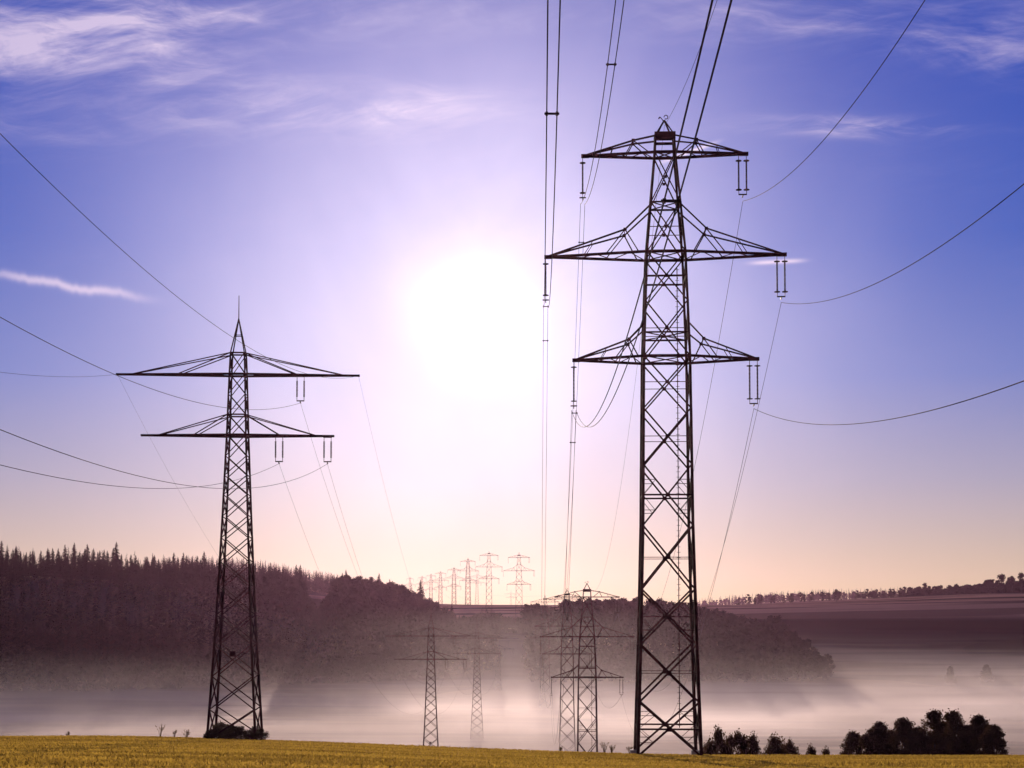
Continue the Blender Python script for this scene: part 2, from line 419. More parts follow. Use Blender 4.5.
def tall_pylon(ground_drop=0.0, detail=True):
    """three-armed pylon, z=0 at the normal foot level"""
    root = empty('power_pylon', (0, 0, 0))
    nodes = [0.2, 4.6, 9.35, 13.9, 19.2, 24.3, 29.0, 33.4, 38.1, 42.3, 46.6, 51.0]
    prof = [(-30, 4.2), (0, 2.62), (9.35, 2.32), (19.2, 2.08), (29, 1.98), (33.4, 1.93), (42.3, 1.62), (46.6, 1.25), (51, 0.86), (52.6, 0.78)]
    if ground_drop > 1.0:
        k = max(1, round(ground_drop / 4.8)); nodes = [-(ground_drop) + q * ground_drop / k for q in range(k)] + nodes[1:] if False else [lerp(-ground_drop, 0.2, q / k) for q in range(k)] + nodes
    W = width_fn(prof); T = 1.0
    zb = nodes[0] - 0.2
    for i in range(4):
        mb = MB(); zz = [zb] + nodes[1:] + [52.6]
        for z0, z1 in zip(zz[:-1], zz[1:]):
            t = lerp(0.28, 0.16, max(0, min(1, (z0) / 50)))
            mb.beam(corner(z0, W(z0), i), corner(z1, W(z1), i), t, t, 0.02)
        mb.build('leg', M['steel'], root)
        fb = MB(); c = corner(zb, W(zb), i)
        fb.beam(c + Vector((0, 0, -0.8)), c + Vector((0, 0, 0.22)), 0.8)
        fb.build('footing', M['concrete'], root)
    br = MB()
    for k, (z0, z1) in enumerate(zip(nodes[:-1], nodes[1:])):
        t = lerp(0.165, 0.09, max(0, min(1, z0 / 50)))
        zm = (z0 + z1) / 2; wm = W(zm)
        for i in range(4):
            j = (i + 1) % 4
            a0, b0, a1, b1 = corner(z0, W(z0), i), corner(z0, W(z0), j), corner(z1, W(z1), i), corner(z1, W(z1), j)
            br.angle(a0, b1, t); br.angle(b0, a1, t)
            # gusset plate where the diagonals cross
            c = (a0 + b1 + b0 + a1) / 4; d = (b0 - a0).normalized()
            br.beam(c - d * t * 1.3, c + d * t * 1.3, t * 0.5, t * 2.4)
            if detail and z1 < 47:
                m0, m1 = corner(zm, wm, i), corner(zm, wm, j)
                th = 0.14 if k % 4 == 0 else 0.055
                br.beam(m0, m1, th)
                if z1 < 30 and k % 2 == 0:
                    off = 0.085 * (z1 - z0) * 1.2
                    for zz in (zm - off, zm + off):
                        pass
                    # redundant members: quarter struts from leg to diagonal
                    for (P, Q) in ((a0, b1), (b0, a1), (a1, b0), (b1, a0)):
                        h = P.lerp(Q, 0.25); zl = h.z
                        side = i if (P is a0 or P is a1) else j
                        br.beam(corner(zl, W(zl), side), h, 0.05)
                        zl2 = lerp(P.z, c.z, 0.98)
                        br.beam(corner(zl2, W(zl2), side), h, 0.045)
    for z in (33.4, 35.4, 42.3, 46.6, 51.0):
        for i in range(4): br.angle(corner(z, W(z), i), corner(z, W(z), (i + 1) % 4), 0.14)
        br.beam(corner(z, W(z), 0), corner(z, W(z), 2), 0.08); br.beam(corner(z, W(z), 1), corner(z, W(z), 3), 0.08)
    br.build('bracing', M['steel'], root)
    if detail:
        ld = MB(); xw = 0.95
        ld.beam((xw, -1.0, 2.4), (xw, -0.9, 41), 0.07)
        for z in np.arange(2.6, 41, 0.45): ld.beam((xw - 0.16, -0.98, z), (xw + 0.16, -0.98, z), 0.03)
        for z in (6, 14, 24, 33, 40): ld.beam((xw, -1.0, z), (xw, -W(z), z), 0.05)
        ld.build('ladder', M['steel'], root)
    # arms: z of chord, half length, z of upper root, kink (fraction, height)
    for (zc, half, zr, kx, kz, drop, w_ins) in ((51.0, 7.05, 52.45, 2.7, 52.15, 3.7, 0), (42.3, 10.25, 46.4, 3.45, 44.35, 3.8, 0), (33.4, 7.85, 36.2, 3.15, 34.95, 4.0, 0)):
        ar = MB(); wc = W(zc); wr = W(zr)
        for s in (-1, 1):
            tip = Vector((s * half, 0, zc))
            for sy in (-1, 1):
                ra = Vector((s * wc, sy * wc, zc)); rb = Vector((s * wr, sy * wr, zr))
                fk = (half - kx) / (half - wc)
                kn = Vector((s * kx, sy * wc * fk * 0.8, kz))
                ar.beam(ra, tip, 0.19, 0.2); ar.angle(rb, kn, 0.13); ar.angle(kn, tip, 0.13)
                ar.beam(kn - Vector((0.14 * s, 0, 0)), kn + Vector((0.14 * s, 0, 0)), 0.1, 0.26)
                for fx in (0.08, 0.40):
                    ar.beam(kn, ra.lerp(tip, fx), 0.08)
                ar.beam(ra.lerp(tip, 0.62), kn.lerp(tip, 0.40), 0.055)
            for q in range(6):
                f0, f1 = q / 6, (q + 1) / 6
                p = Vector((s * wc, -wc, zc)).lerp(tip, f0 if q % 2 else f1); r = Vector((s * wc, wc, zc)).lerp(tip, f1 if q % 2 else f0)
                ar.beam(p, r, 0.06)
            ar.beam(Vector((s * (half - 0.55), 0, zc)), Vector((s * (half + 0.12), 0, zc)), 0.24, 0.3)
            kl, kr = Vector((s * kx, -0.6, kz)), Vector((s * kx, 0.6, kz)); ar.beam(kl, kr, 0.06)
        for sy in (-1, 1): ar.beam((-wc, sy * wc, zc), (wc, sy * wc, zc), 0.2, 0.22)
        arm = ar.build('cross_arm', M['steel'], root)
        insulator(-half, zc, drop, 'single', arm, rods=26 if detail else 8)
        insulator(half - 0.38, zc, drop - 0.1, 'double', arm, rods=26 if detail else 8)
    pk = MB()
    for z in (52.25, 52.65):
        for sy in (-1, 1): pk.beam((-0.86, sy * 0.8, z), (0.86, sy * 0.8, z), 0.12, 0.22)
        for sx in (-1, 1): pk.beam((sx * 0.82, -0.8, z), (sx * 0.82, 0.8, z), 0.12, 0.22)
    pk.beam((-0.9, -0.83, 52.45), (0.9, -0.83, 52.45), 0.05, 0.62)
    for i in range(4): pk.angle(corner(52.5, 0.78, i), Vector((0, 0, 54.0)), 0.11)
    pk.beam((-0.08, 0, 53.95), (-0.36, 0, 54.3), 0.06); pk.beam((-0.36, 0, 54.3), (-0.5, 0, 54.15), 0.09)
    pk.tube([(0.14 + 0.17 * math.cos(q), 0, 54.28 + 0.17 * math.sin(q)) for q in np.linspace(-2.2, 3.2, 14)], 0.04, 5)
    pk.build('peak', M['steel'], root)
    return root

def slim_pylon(ground_drop=0.0, detail=True):
    """two-armed slender pylon with a lightning spire; strings on one side only"""
    root = empty('power_pylon', (0, 0, 0))
    nodes = [0.2, 3.0, 6.0, 8.9, 11.6, 14.2, 16.5, 18.7, 20.7, 22.7, 24.5, 26.3, 28.3, 30.2, 32.1, 34.0, 36.0]
    W = width_fn([(-30, 3.9), (0, 2.2), (10, 1.62), (20, 1.18), (28.3, 0.88), (34.0, 0.72), (36, 0.64), (39.4, 0.06)])
    if ground_drop > 1: 
        k = max(1, round(ground_drop / 3.2)); nodes = [lerp(-ground_drop, 0.2, q / k) for q in range(k)] + nodes
    zb = nodes[0] - 0.2
    for i in range(4):
        mb = MB(); zz = [zb] + nodes[1:]
        for z0, z1 in zip(zz[:-1], zz[1:]):
            t = lerp(0.21, 0.12, max(0, min(1, z0 / 36)))
            mb.beam(corner(z0, W(z0), i), corner(z1, W(z1), i), t, t, 0.02)
        mb.build('leg', M['steel'], root)
        fb = MB(); c = corner(zb, W(zb), i); fb.beam(c + Vector((0, 0, -0.8)), c + Vector((0, 0, 0.18)), 0.6); fb.build('footing', M['concrete'], root)
    br = MB()
    for k, (z0, z1) in enumerate(zip(nodes[:-1], nodes[1:])):
        t = lerp(0.115, 0.075, max(0, min(1, z0 / 36)))
        for i in range(4):
            j = (i + 1) % 4
            a0, b0, a1, b1 = corner(z0, W(z0), i), corner(z0, W(z0), j), corner(z1, W(z1), i), corner(z1, W(z1), j)
            br.angle(a0, b1, t); br.angle(b0, a1, t)
    for z in (28.3, 30.2, 34.0, 36.0):
        for i in range(4): br.beam(corner(z, W(z), i), corner(z, W(z), (i + 1) % 4), 0.13)
    if detail: br.beam((-0.3, -1.75, 8.05), (0.25, -1.75, 8.05), 0.06, 0.5)
    br.build('bracing', M['steel'], root)
    for (zc, zr, half, knots) in ((34.0, 36.0, 11.2, (5.6, 10.0)), (28.3, 30.2, 8.85, (4.0, 7.4))):
        ar = MB(); wc = W(zc); wr = W(zr)
        for s in (-1, 1):
            tip = Vector((s * half, 0, zc))
            for sy in (-1, 1):
                ra = Vector((s * wc, sy * wc, zc)); rb = Vector((s * wr, sy * wr, zr))
                ar.beam(ra, tip, 0.13, 0.19)
                for kx in knots:
                    f = (kx - wc) / (half - wc)
                    ar.beam(rb, ra.lerp(tip, f), 0.085)
            for q in range(6):
                f0, f1 = q / 6, (q + 1) / 6
                p = Vector((s * wc, -wc, zc)).lerp(tip, f0 if q % 2 else f1); r = Vector((s * wc, wc, zc)).lerp(tip, f1 if q % 2 else f0)
                ar.beam(p, r, 0.06)
            ar.beam(tip - Vector((s * 0.4, 0, 0)), tip + Vector((s * 0.12, 0, 0)), 0.16, 0.2)
        for sy in (-1, 1): ar.beam((-wc, sy * wc, zc), (wc, sy * wc, zc), 0.14, 0.2)
        arm = ar.build('cross_arm', M['steel'], root)
        for x in ((5.8,) if zc > 30 else (3.85, 8.35)):
            insulator(x, zc, 2.5, 'double', arm, rods=14 if detail else 6, rings=False)
    pk = MB()
    for i in range(4): pk.beam(corner(36, 0.64, i), Vector((0, 0, 39.3)), 0.1)
    for i in range(4): pk.beam(corner(37.7, 0.34, i), corner(37.7, 0.34, (i + 1) % 4), 0.06)
    pk.build('peak', M['steel'], root)
    sp = MB(); sp.tube([(0, 0, 39.1), (0, 0, 41.5)], [0.05, 0.03], 6); sp.build('lightning_rod', M['steel'], root)
    return root

TALL_REF = 51.0; SLIM_REF = 34.0     # height of the upper arm above the foot
def place(root, px, py, D, ref, rz):
    """upper arm centre at picture point (px,py), distance D"""
    p = at(px, py, D)
    root.location = (p.x, p.y, p.z - ref); root.rotation_euler = (0, 0, rz); return root

big = tall_pylon(0.0)
p = at(664.5, 155, 119); gz = Hs(p.x, 119)
place(big, 664.5, 155, 119, TALL_REF * 1.009, R(-2.5)); big.scale = (1.0, 1.0, 1.009)
print('big foot z', big.location.z, 'ground', gz)
tag(big, 'tall brown three-armed lattice pylon nearest on the right, with ladder', 'pylon', 'tall three-armed pylons of the right line')
slim = slim_pylon(0.0)
place(slim, 238.3, 375, 130, SLIM_REF, R(2.0))
print('slim foot z', slim.location.z, 'ground', Hs(slim.location.x, 130))
tag(slim, 'slender two-armed lattice pylon with bushes round its feet at the left', 'pylon', 'slender two-armed pylons of the left line')

tallG = 'tall three-armed pylons of the right line'; slimG = 'slender two-armed pylons of the left line'
talls = [big]; slims = [slim]
for (px, py, D, lab) in ((587, 597, 308, 'dark three-armed pylon just beyond the field edge, left of the tall one'),
                         (567, 599, 450, 'hazy three-armed pylon half hidden behind the dark one beyond the field'),
                         (545, 602, 690, 'faint three-armed pylon against the wooded hill, last in the valley mist')):
    p = at(px, py, D); drop = (p.z - TALL_REF) - Hs(p.x, D)
    o = tall_pylon(max(drop, 0.0), detail=D < 320); place(o, px, py, D, TALL_REF, R(-1))
    tag(o, lab, 'pylon', tallG); talls.append(o); print('tall', D, drop)
for (px, py, D, lab) in ((431, 636, 345, 'dark two-armed pylon beyond the field edge, second of the left line'),
                         (477, 638, 520, 'two-armed pylon with its feet fading in mist, third of the left line'),
                         (498, 638.5, 765, 'small faint two-armed pylon in mist, fourth of the left line')):
    p = at(px, py, D); drop = (p.z - SLIM_REF) - Hs(p.x, D)
    o = slim_pylon(max(drop, 0.0), detail=D < 400); place(o, px, py, D, SLIM_REF, R(1))
    tag(o, lab, 'pylon', slimG); slims.append(o); print('slim', D, drop)
# far row on the ridge
p = at(519, 557.5, 915); far_t = tall_pylon(p.z - 51 - Hs(p.x, 915), detail=False)
farG = 'pylons standing in a row on the far ridge'
farspec = [(519, 557.5, 915, 'rightmost and tallest distant pylon of the row on the far ridge'),
           (489, 555.5, 1060, 'second distant pylon from the right on the far ridge'),
           (468, 561.5, 1290, 'third distant three-armed pylon from the right on the far ridge'),
           (454, 570, 1500, 'pale distant pylon in the middle of the ridge row'),
           (440.5, 573.5, 1750, 'faint distant pylon left of the middle of the ridge row'),
           (431, 576, 2000, 'fainter distant pylon, third from the left of the ridge row'),
           (422, 578, 2300, 'tiny pale pylon, second from the left of the ridge row'),
           (410, 579, 2600, 'leftmost and faintest tiny pylon of the ridge row')]
fars = []
for k, (px, py, D, lab) in enumerate(farspec):
    if k == 1: far_t = tall_pylon(0.0, detail=False)
    o = far_t if k < 2 else copy_tree(far_t)
    place(o, px, py, D, TALL_REF, R(12) if D > 1200 else 0); tag(o, lab, 'pylon', farG)
    gp = o.location.z - Hs(o.location.x, D)
    if k > 0 and gp > 0.2: o.scale = (1, 1, 1 + gp / 51); o.location.z -= gp; fars.append(o)
    g = Hs(o.location.x, D); print('far', D, o.location.z - g)
for (px, py, D, lab) in ((477, 577, 1350, 'small two-armed pylon between the second and third pylons of the ridge row'),
                         (511, 594, 2300, 'tiny two-armed pylon peeping over the ridge beside the rightmost one')):
    o = copy_tree(slims[-1]) ; place(o, px, py, D, SLIM_REF, 0); tag(o, lab, 'pylon', farG)
for (px, py, D, lab) in ((771, 588, 3200, 'tiny pylon on the far horizon above the right wooded hill'),
                         (853, 588, 3200, 'tiny pylon on the far horizon above the field slope at right')):
    o = copy_tree(far_t); place(o, px, py, D, TALL_REF, R(20)); o.location.z -= 12; tag(o, lab, 'pylon', 'tiny pylons on the right horizon')

# ------------------------------------------------------------------ conductors
def para(P0, a, b, k, smax, n=70):
    return [Vector((P0.x + k * s, P0.y - s, P0.z - a * s + b * s * s)) for s in np.linspace(0, smax, n)]
def chord(P0, P1, sag, n=48):
    return [P0.lerp(P1, t) - Vector((0, 0, 4 * sag * t * (1 - t))) for t in np.linspace(0, 1, n)]
def cable(pts, r, label, group, twin=False, spacers=()):
    if not twin:
        mb = MB(); mb.tube(pts, r, 6); o = mb.build('power_cable', M['wire']); return tag(o, label, 'cable', group)
    root = empty('cable_pair', pts[0])
    off = Vector(pts[0])
    for s in (-1, 1):
        mb = MB(); q = []
        for i, p in enumerate(pts):
            q.append(p - off + Vector((s * 0.185, 0, 0)))
        mb.tube(q, r, 6); mb.build('cable', M['wire'], root)
    for f in spacers:
        p = pts[int(f * (len(pts) - 1))] - off
        mb = MB(); mb.beam(p + Vector((-0.27, 0, 0)), p + Vector((0.27, 0, 0)), 0.05, 0.07)
        for s in (-1, 1): mb.beam(p + Vector((s * 0.185, -0.1, 0)), p + Vector((s * 0.185, 0.1, 0)), 0.09)
        mb.build('spacer', M['wire'], root)
    return tag(root, label, 'cable pair', group)
def world_pt(o, x, z):
    c, s = math.cos(o.rotation_euler.z), math.sin(o.rotation_euler.z)
    return Vector((o.location.x + c * x, o.location.y + s * x, o.location.z + z))
ARMS = ((51.0, 7.05, 3.7, 'top'), (42.3, 10.25, 3.8, 'middle'), (33.4, 7.85, 4.0, 'lowest'))
nearG = 'cables running overhead from the nearest tall pylon'
sagR = {'top': dict(a=0.261, b=0.00222, k=-0.022, smax=150), 'middle': dict(a=0.250, b=0.0019, k=-0.021, smax=150), 'lowest': dict(a=0.235, b=0.00194, k=-0.013, smax=150)}
where_l = {'top': 'cable pair crossing the sky left of the pylon top', 'middle': 'vertical-looking cable pair rising out of the sky near the sun', 'lowest': 'thick near cable pair crossing the pylon top up to the right'}
where_r = {'top': 'single cable climbing steeply to the upper right from the top arm', 'middle': 'single cable rising to the right edge from the middle arm', 'lowest': 'single sagging cable reaching the right edge from the lowest arm'}
SPC = {'top': (0.345,), 'middle': (0.02, 0.465), 'lowest': (0.02, 0.565)}
for (zc, half, drop, nm) in ARMS:
    cable(para(world_pt(big, -half, zc - drop - 0.06), **sagR[nm]), 0.023, where_l[nm], nearG, True, SPC[nm])
    cable(para(world_pt(big, half - 0.38, zc - drop + 0.04), **(dict(a=0.222, b=0.00144, k=-0.015, smax=150) if nm == 'lowest' else sagR[nm])), 0.024, where_r[nm], nearG)
cable(para(world_pt(big, 0.0, 54.0), 0.20, 0.0020, -0.018, 150), 0.016, 'thin earth wire rising from the peak of the tall pylon', nearG)
spanG = 'cables hanging between the tall pylons into the valley'
def run_tall(A, B, sag, r, what, g, twin):
    for (zc, half, drop, nm) in ARMS:
        for s, side in ((-1, 'left'), (1, 'right')):
            x = -half if s < 0 else half - 0.38
            pts = chord(world_pt(A, x, zc - drop), world_pt(B, x, zc - drop), sag)
            if twin and s < 0: cable(pts, r, f'cable pair, {side} end of {nm} arm {what}', g, True, (0.03,))
            else: cable(pts, r, f'thin cable, {side} end of {nm} arm {what}', g)
    cable(chord(world_pt(A, 0, 54.0), world_pt(B, 0, 54.0), sag * 0.8), r * 0.7, f'earth wire from the peak {what}', g)
run_tall(talls[0], talls[1], 18.5, 0.018, 'of the tall pylon into the valley', spanG, True)
run_tall(talls[1], talls[2], 7.0, 0.024, 'of the dark pylon beyond the field', spanG, False)
run_tall(talls[2], talls[3], 10.0, 0.024, 'of the hazy half hidden pylon', spanG, False)
run_tall(talls[3], fars[0], 10.0, 0.024, 'of the faintest valley pylon', spanG, False)
# left line
nearL = 'cables sweeping left from the slender pylon'
sagL = dict(a=0.205, b=0.0015, k=-0.025, smax=150)
LA = ((11.2, 34.0, 'steep cable from the right tip of the upper arm to the upper left'), (-11.2, 34.0, 'nearly level thin cable from the left tip of the upper arm'),
      (5.8, 31.4, 'sagging cable from the single string of the upper arm to the left edge'), (3.85, 25.7, 'lowest sagging cable at the left edge, from the inner lower string'),
      (8.35, 25.7, 'sagging cable from the outer lower string, crossing the lowest one'))
for x, z, lab in LA: cable(para(world_pt(slim, x, z), **sagL), 0.017 if z < 34 else 0.013, lab, nearL)
spanL = 'cables hanging between the slender pylons into the valley'
def run_slim(A, B, sag, r, what):
    for x, z, nm in ((11.2, 34.0, 'right tip of the upper arm'), (-11.2, 34.0, 'left tip of the upper arm'), (5.8, 31.4, 'upper arm string'), (3.85, 25.7, 'inner lower string'), (8.35, 25.7, 'outer lower string')):
        cable(chord(world_pt(A, x, z), world_pt(B, x, z), sag), r * (0.7 if z == 34.0 else 1.0), f'thin cable, {nm} {what}', spanL)
run_slim(slims[0], slims[1], 16.5, 0.012, 'of the nearest slender pylon')
run_slim(slims[1], slims[2], 9.0, 0.02, 'of the second slender pylon')
run_slim(slims[2], slims[3], 9.0, 0.02, 'of the misty third slender pylon')

# ------------------------------------------------------------------ trees
def conifer_arrays(h, rad, nb, rng, droop=0.35, seg=3):
    """needle boughs as small drooping triangles; returns V, F"""
    V = []; Fc = []
    for q in range(nb):
        t = (q + rng.random()) / nb
        z = h * (0.10 + 0.90 * t)
        L = rad * (1 - t) ** 0.8 * rng.uniform(0.55, 1.15) + 0.25
        a = rng.uniform(0, 2 * math.pi); ca, sa = math.cos(a), math.sin(a)
        wd = L * rng.uniform(0.22, 0.38) + 0.12
        for k in range(seg):
            r0 = L * k / seg; r1 = L * (k + 1.25) / seg
            z0 = z - droop * r0 * rng.uniform(.6, 1.2); z1 = z - droop * r1 + rng.uniform(-.2, .1)
            ww = wd * (1 - k / (seg + 0.6))
            n = len(V)
            V += [(ca * r0 - sa * ww, sa * r0 + ca * ww, z0 - .15 * L * rng.random()), (ca * r0 + sa * ww, sa * r0 - ca * ww, z0 - .15 * L * rng.random()),
                  (ca * r1 - sa * rng.uniform(-.1, .1), sa * r1, z1)]
            V += [(ca * r0, sa * r0, z0 + 0.12 * L), (ca * r1, sa * r1, z1 - 0.1), (ca * (r0 + r1) / 2, sa * (r0 + r1) / 2, (z0 + z1) / 2 - 0.38 * ww - .25)]
            Fc += [(n, n + 1, n + 2), (n + 3, n + 4, n + 5)]
    return np.array(V), np.array(Fc)
def leaf_arrays(h, rx, n, rng, leaf, clumps=14, base=0.2, cone=False):
    """leaf faces spread round a number of clump centres"""
    cs = []
    for q in range(clumps):
        t = rng.random(); z = h * (base + (1 - base) * t)
        prof = math.sin(math.pi * min(1, 0.18 + 0.80 * t)) ** 0.7
        a = rng.uniform(0, 6.283); r = rx * prof * math.sqrt(rng.random()) * 0.85
        if cone: prof = (1 - t) ** 0.5 * 0.97 + 0.03; r = rx * prof * math.sqrt(rng.random())
        if cone: cs.append((math.cos(a) * r, math.sin(a) * r, z * 0.95, rx * rng.uniform(0.09, 0.24)))
        else: cs.append((math.cos(a) * r, math.sin(a) * r, z * 0.95, rx * rng.uniform(0.24, 0.46)))
    cs.append((0, 0, h * 0.9, rx * 0.25)); cs.append((0, 0, h * 0.6, rx * 0.5))
    cs = np.array(cs[:-2] + ([(0, 0, h * .95, rx * .1), (0, 0, h * .35, rx * .5)] if cone else cs[-2:])); idx = rng.integers(0, len(cs), n)
    d = rng.normal(size=(n, 3)); d /= np.linalg.norm(d, axis=1)[:, None]
    rr = rng.random(n) ** 0.45
    C = cs[idx, :3] + d * (cs[idx, 3] * rr)[:, None] * np.array([1, 1, 0.85])
    C = C + rng.normal(size=(n, 3)) * (0.07 * rx) * (rng.random((n, 1)) ** 2)
    C[:, 2] = np.clip(C[:, 2], h * 0.03, None)
    t1 = rng.normal(size=(n, 3)); t1 /= np.linalg.norm(t1, axis=1)[:, None]
    t2 = np.cross(t1, rng.normal(size=(n, 3))); t2 /= np.linalg.norm(t2, axis=1)[:, None]
    s = leaf * rng.uniform(0.6, 1.4, n)[:, None]
    V = np.concatenate([C - t1 * s, C + t1 * s * 0.2 + t2 * s * 0.55, C + t1 * s, C + t1 * s * 0.1 - t2 * s * 0.55], 0).reshape(4, n, 3).transpose(1, 0, 2).reshape(-1, 3)
    F4 = np.arange(4 * n).reshape(n, 4)
    return V, F4, cs
def trunk_mb(h, r, cs=None, rng=None, nb=8):
    mb = MB(); hh = h * 0.82
    mb.tube([(0, 0, -1.0), (0.05 * r, 0, h * .2), (0.3 * r, .2 * r, h * .5), (0, 0, hh)], [r * 1.25, r, r * .6, r * .2], 7)
    if cs is not None:
        for c in cs[:nb]:
            z0 = max(h * 0.12, c[2] - h * 0.25)
            mb.tube([(0, 0, z0), (c[0] * .5, c[1] * .5, (z0 + c[2]) * .5 + .1), (c[0], c[1], c[2])], [r * .4, r * .25, r * .08], 5)
    return mb
protos = {}
def make_tree(kind, key, h, rad, n, seed, mat, leaf=0.3, clumps=14, base=0.2, tr=0.25, cone=False):
    rng = np.random.default_rng(seed)
    root = empty(kind, (0, -500, -200))
    if kind == 'conifer_tree':
        V, Fc = conifer_arrays(h, rad, n, rng); cs = None
    else:
        V, Fc, cs = leaf_arrays(h, rad, n, rng, leaf, clumps, base, cone)
    trunk_mb(h, tr, cs, rng).build('trunk' if kind != 'shrub' else 'stem', M['bark'], root)
    link('crown' if kind != 'shrub' else 'foliage', np_mesh('crown', V, Fc, mat), root)
    protos[key] = [root, False]; return root
def put(key, x, y, s, label, cat, group, z=None, sx=1.0):
    pr = protos[key]
    o = pr[0] if not pr[1] else copy_tree(pr[0])
    pr[1] = True
    o.location = (x, y, (Hs(x, y) if z is None else z)); o.scale = (s * sx, s * sx, s)
    o.rotation_euler = (0, 0, random.uniform(0, 6.28))
    return tag(o, label, cat, group)

for k in range(5): make_tree('conifer_tree', f'c{k}', (19, 23, 26, 21, 24)[k], 3.6 + .5 * (k * 2 % 5), 260, 20 + k, M['needles'])
for k in range(4): make_tree('broadleaf_tree', f'b{k}', 17, 5.2, 1500, 40 + k, M['leaves'], 0.55, 20, 0.15)
for k in range(4): make_tree('broadleaf_tree', f'n{k}', 13, 4.0, 24000, 60 + k, M['near_leaves'], 0.15, 150, 0.02, 0.16, True)
for k in range(3): make_tree('shrub', f's{k}', 4.5, 3.4, 9000, 80 + k, M['near_leaves'], 0.12, 70, 0.02, 0.07, True)
for k in range(3): make_tree('shrub', f't{k}', 1.6, 1.2, 2000, 90 + k, M['shrub'], 0.075, 14, 0.02, 0.04)

# masses of forest as single stuff objects, made of whole trees
def proj(x, y, z):
    f = y * math.cos(PITCH) + z * math.sin(PITCH); up = -y * math.sin(PITCH) + z * math.cos(PITCH)
    return 512 + F * x / f, YC - F * up / f
def merge(name, items, mat, label=None):
    Vs = []; Fs = []; k = 0
    for (Vt, Ft, x, y, z, s, a) in items:
        c, sn = math.cos(a), math.sin(a)
        W_ = np.stack([(Vt[:, 0] * c - Vt[:, 1] * sn) * s + x, (Vt[:, 0] * sn + Vt[:, 1] * c) * s + y, Vt[:, 2] * s + z], 1)
        Vs.append(W_); Fs.append(Ft + k); k += len(W_)
    return tag(link(name, np_mesh(name, np.concatenate(Vs), np.concatenate(Fs), mat)), label, None, None, 'stuff')
rng = np.random.default_rng(3)
con_t = [conifer_arrays(21, 3.6, 60, np.random.default_rng(s), seg=2) for s in range(4)]
brd_t = [leaf_arrays(15, 5.0, 230, np.random.default_rng(s), 1.25, 12, 0.05)[:2] for s in range(4)]
brd_t = [(v_, np.concatenate([f_[:, :3], f_[:, [0, 2, 3]]])) for v_, f_ in brd_t]
# left forest
cand = []
for gx in np.arange(-600, -6, 5.6):
    for gy in np.arange(700, 1000, 6.2):
        x = gx + rng.uniform(-2.4, 2.4); y = gy + rng.uniform(-2.4, 2.4)
        d = y - float(foot(x))
        if d < 8 or d > 165 or x < -0.42 * y - 10 or np.interp(x, LX, LH) < 8: continue
        mixd = vnoise(x * .03, y * .03, 11) + (x + 120) * .006
        is_con = mixd + rng.normal() * .25 < 0.15
        s = rng.uniform(.62, 1.0) * (1 if x < -60 else 0.85)
        if rng.random() < 0.03: s *= 1.12
        if x > -40: s *= .8
        if abs(512 + x / y * F - 318) < 16: s *= .6; is_con = False
        if x / y * F + 512 > 325: s *= 1.12
        cand.append((x, y, Hs(x, y), s, is_con))
tops = []
for c in cand:
    h = (21 if c[4] else 15) * c[3]; tops.append(proj(c[0], c[1], c[2] + h))
best = {}
for k, (px, py) in enumerate(tops):
    b_ = int(px // 3.2)
    if -2 < px < 475 and (b_ not in best or py < tops[best[b_]][1]): best[b_] = k
sel = set(best.values())
items = []
for k, c in enumerate(cand):
    if k in sel: continue
    tpl = con_t if c[4] else brd_t
    Vt, Ft = tpl[k % 4]; items.append((Vt, Ft, c[0], c[1], c[2], c[3], k * 1.7))
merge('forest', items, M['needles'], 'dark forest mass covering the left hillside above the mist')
cG = 'trees along the skyline of the left forest hill'
for n_, k in enumerate(sorted(sel)):
    x, y, z, s, ic = cand[k]
    if ic: put(f'c{n_ % 5}', x, y, s * random.uniform(.68, 1.08), 'spiky dark conifer tree on the skyline of the left forest hill', 'tree', cG, z - .3)
    else: put(f'b{n_ % 4}', x, y, s * .92, 'round-topped dark broadleaf tree on the skyline of the left forest hill', 'tree', cG, z - .3)
# two conspicuous tall firs
for (px, py, D, s, lab) in ((204, 553, 900, 1.2, 'lone fir standing above the forest skyline just left of the slender pylon'),
                          (16, 549, 880, 1.2, 'tall fir breaking the forest skyline near the left edge')):
    p = at(px, py, D); put('c1', p.x, p.y, s, lab, 'tree', cG, p.z - 22 * s)
# right wood
items = []; cand = []
for gx in np.arange(8, 232, 6.2):
    for gy in np.arange(796, 950, 6.6):
        x = gx + rng.uniform(-2.5, 2.5); y = gy + rng.uniform(-2.5, 2.5)
        if np.interp(x, RX, RH) < 3: continue
        cand.append((x, y, Hs(x, y), rng.uniform(.75, 1.25)))
tops = [proj(c[0], c[1], c[2] + 15 * c[3]) for c in cand]; best = {}
for k in range(170):
    x = rng.uniform(-34, 26); y = rng.uniform(880, 960); items.append((*brd_t[k % 4], x, y, Hs(x, y), rng.uniform(.22, .5), k))
for k, (px, py) in enumerate(tops):
    b_ = int(px // 7)
    if b_ not in best or py < tops[best[b_]][1]: best[b_] = k
sel = set(best.values())
for k, c in enumerate(cand):
    if k in sel: continue
    Vt, Ft = brd_t[k % 4]; items.append((Vt, Ft, *c[:4], k * 1.3))
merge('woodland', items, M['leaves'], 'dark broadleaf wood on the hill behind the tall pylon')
for n_, k in enumerate(sorted(sel)):
    x, y, z, s = cand[k]
    put(f'b{n_ % 4}', x, y, s * .9, 'rounded tree on the skyline of the wooded hill behind the tall pylon', 'tree', 'trees along the skyline of the right wooded hill', z - .3)
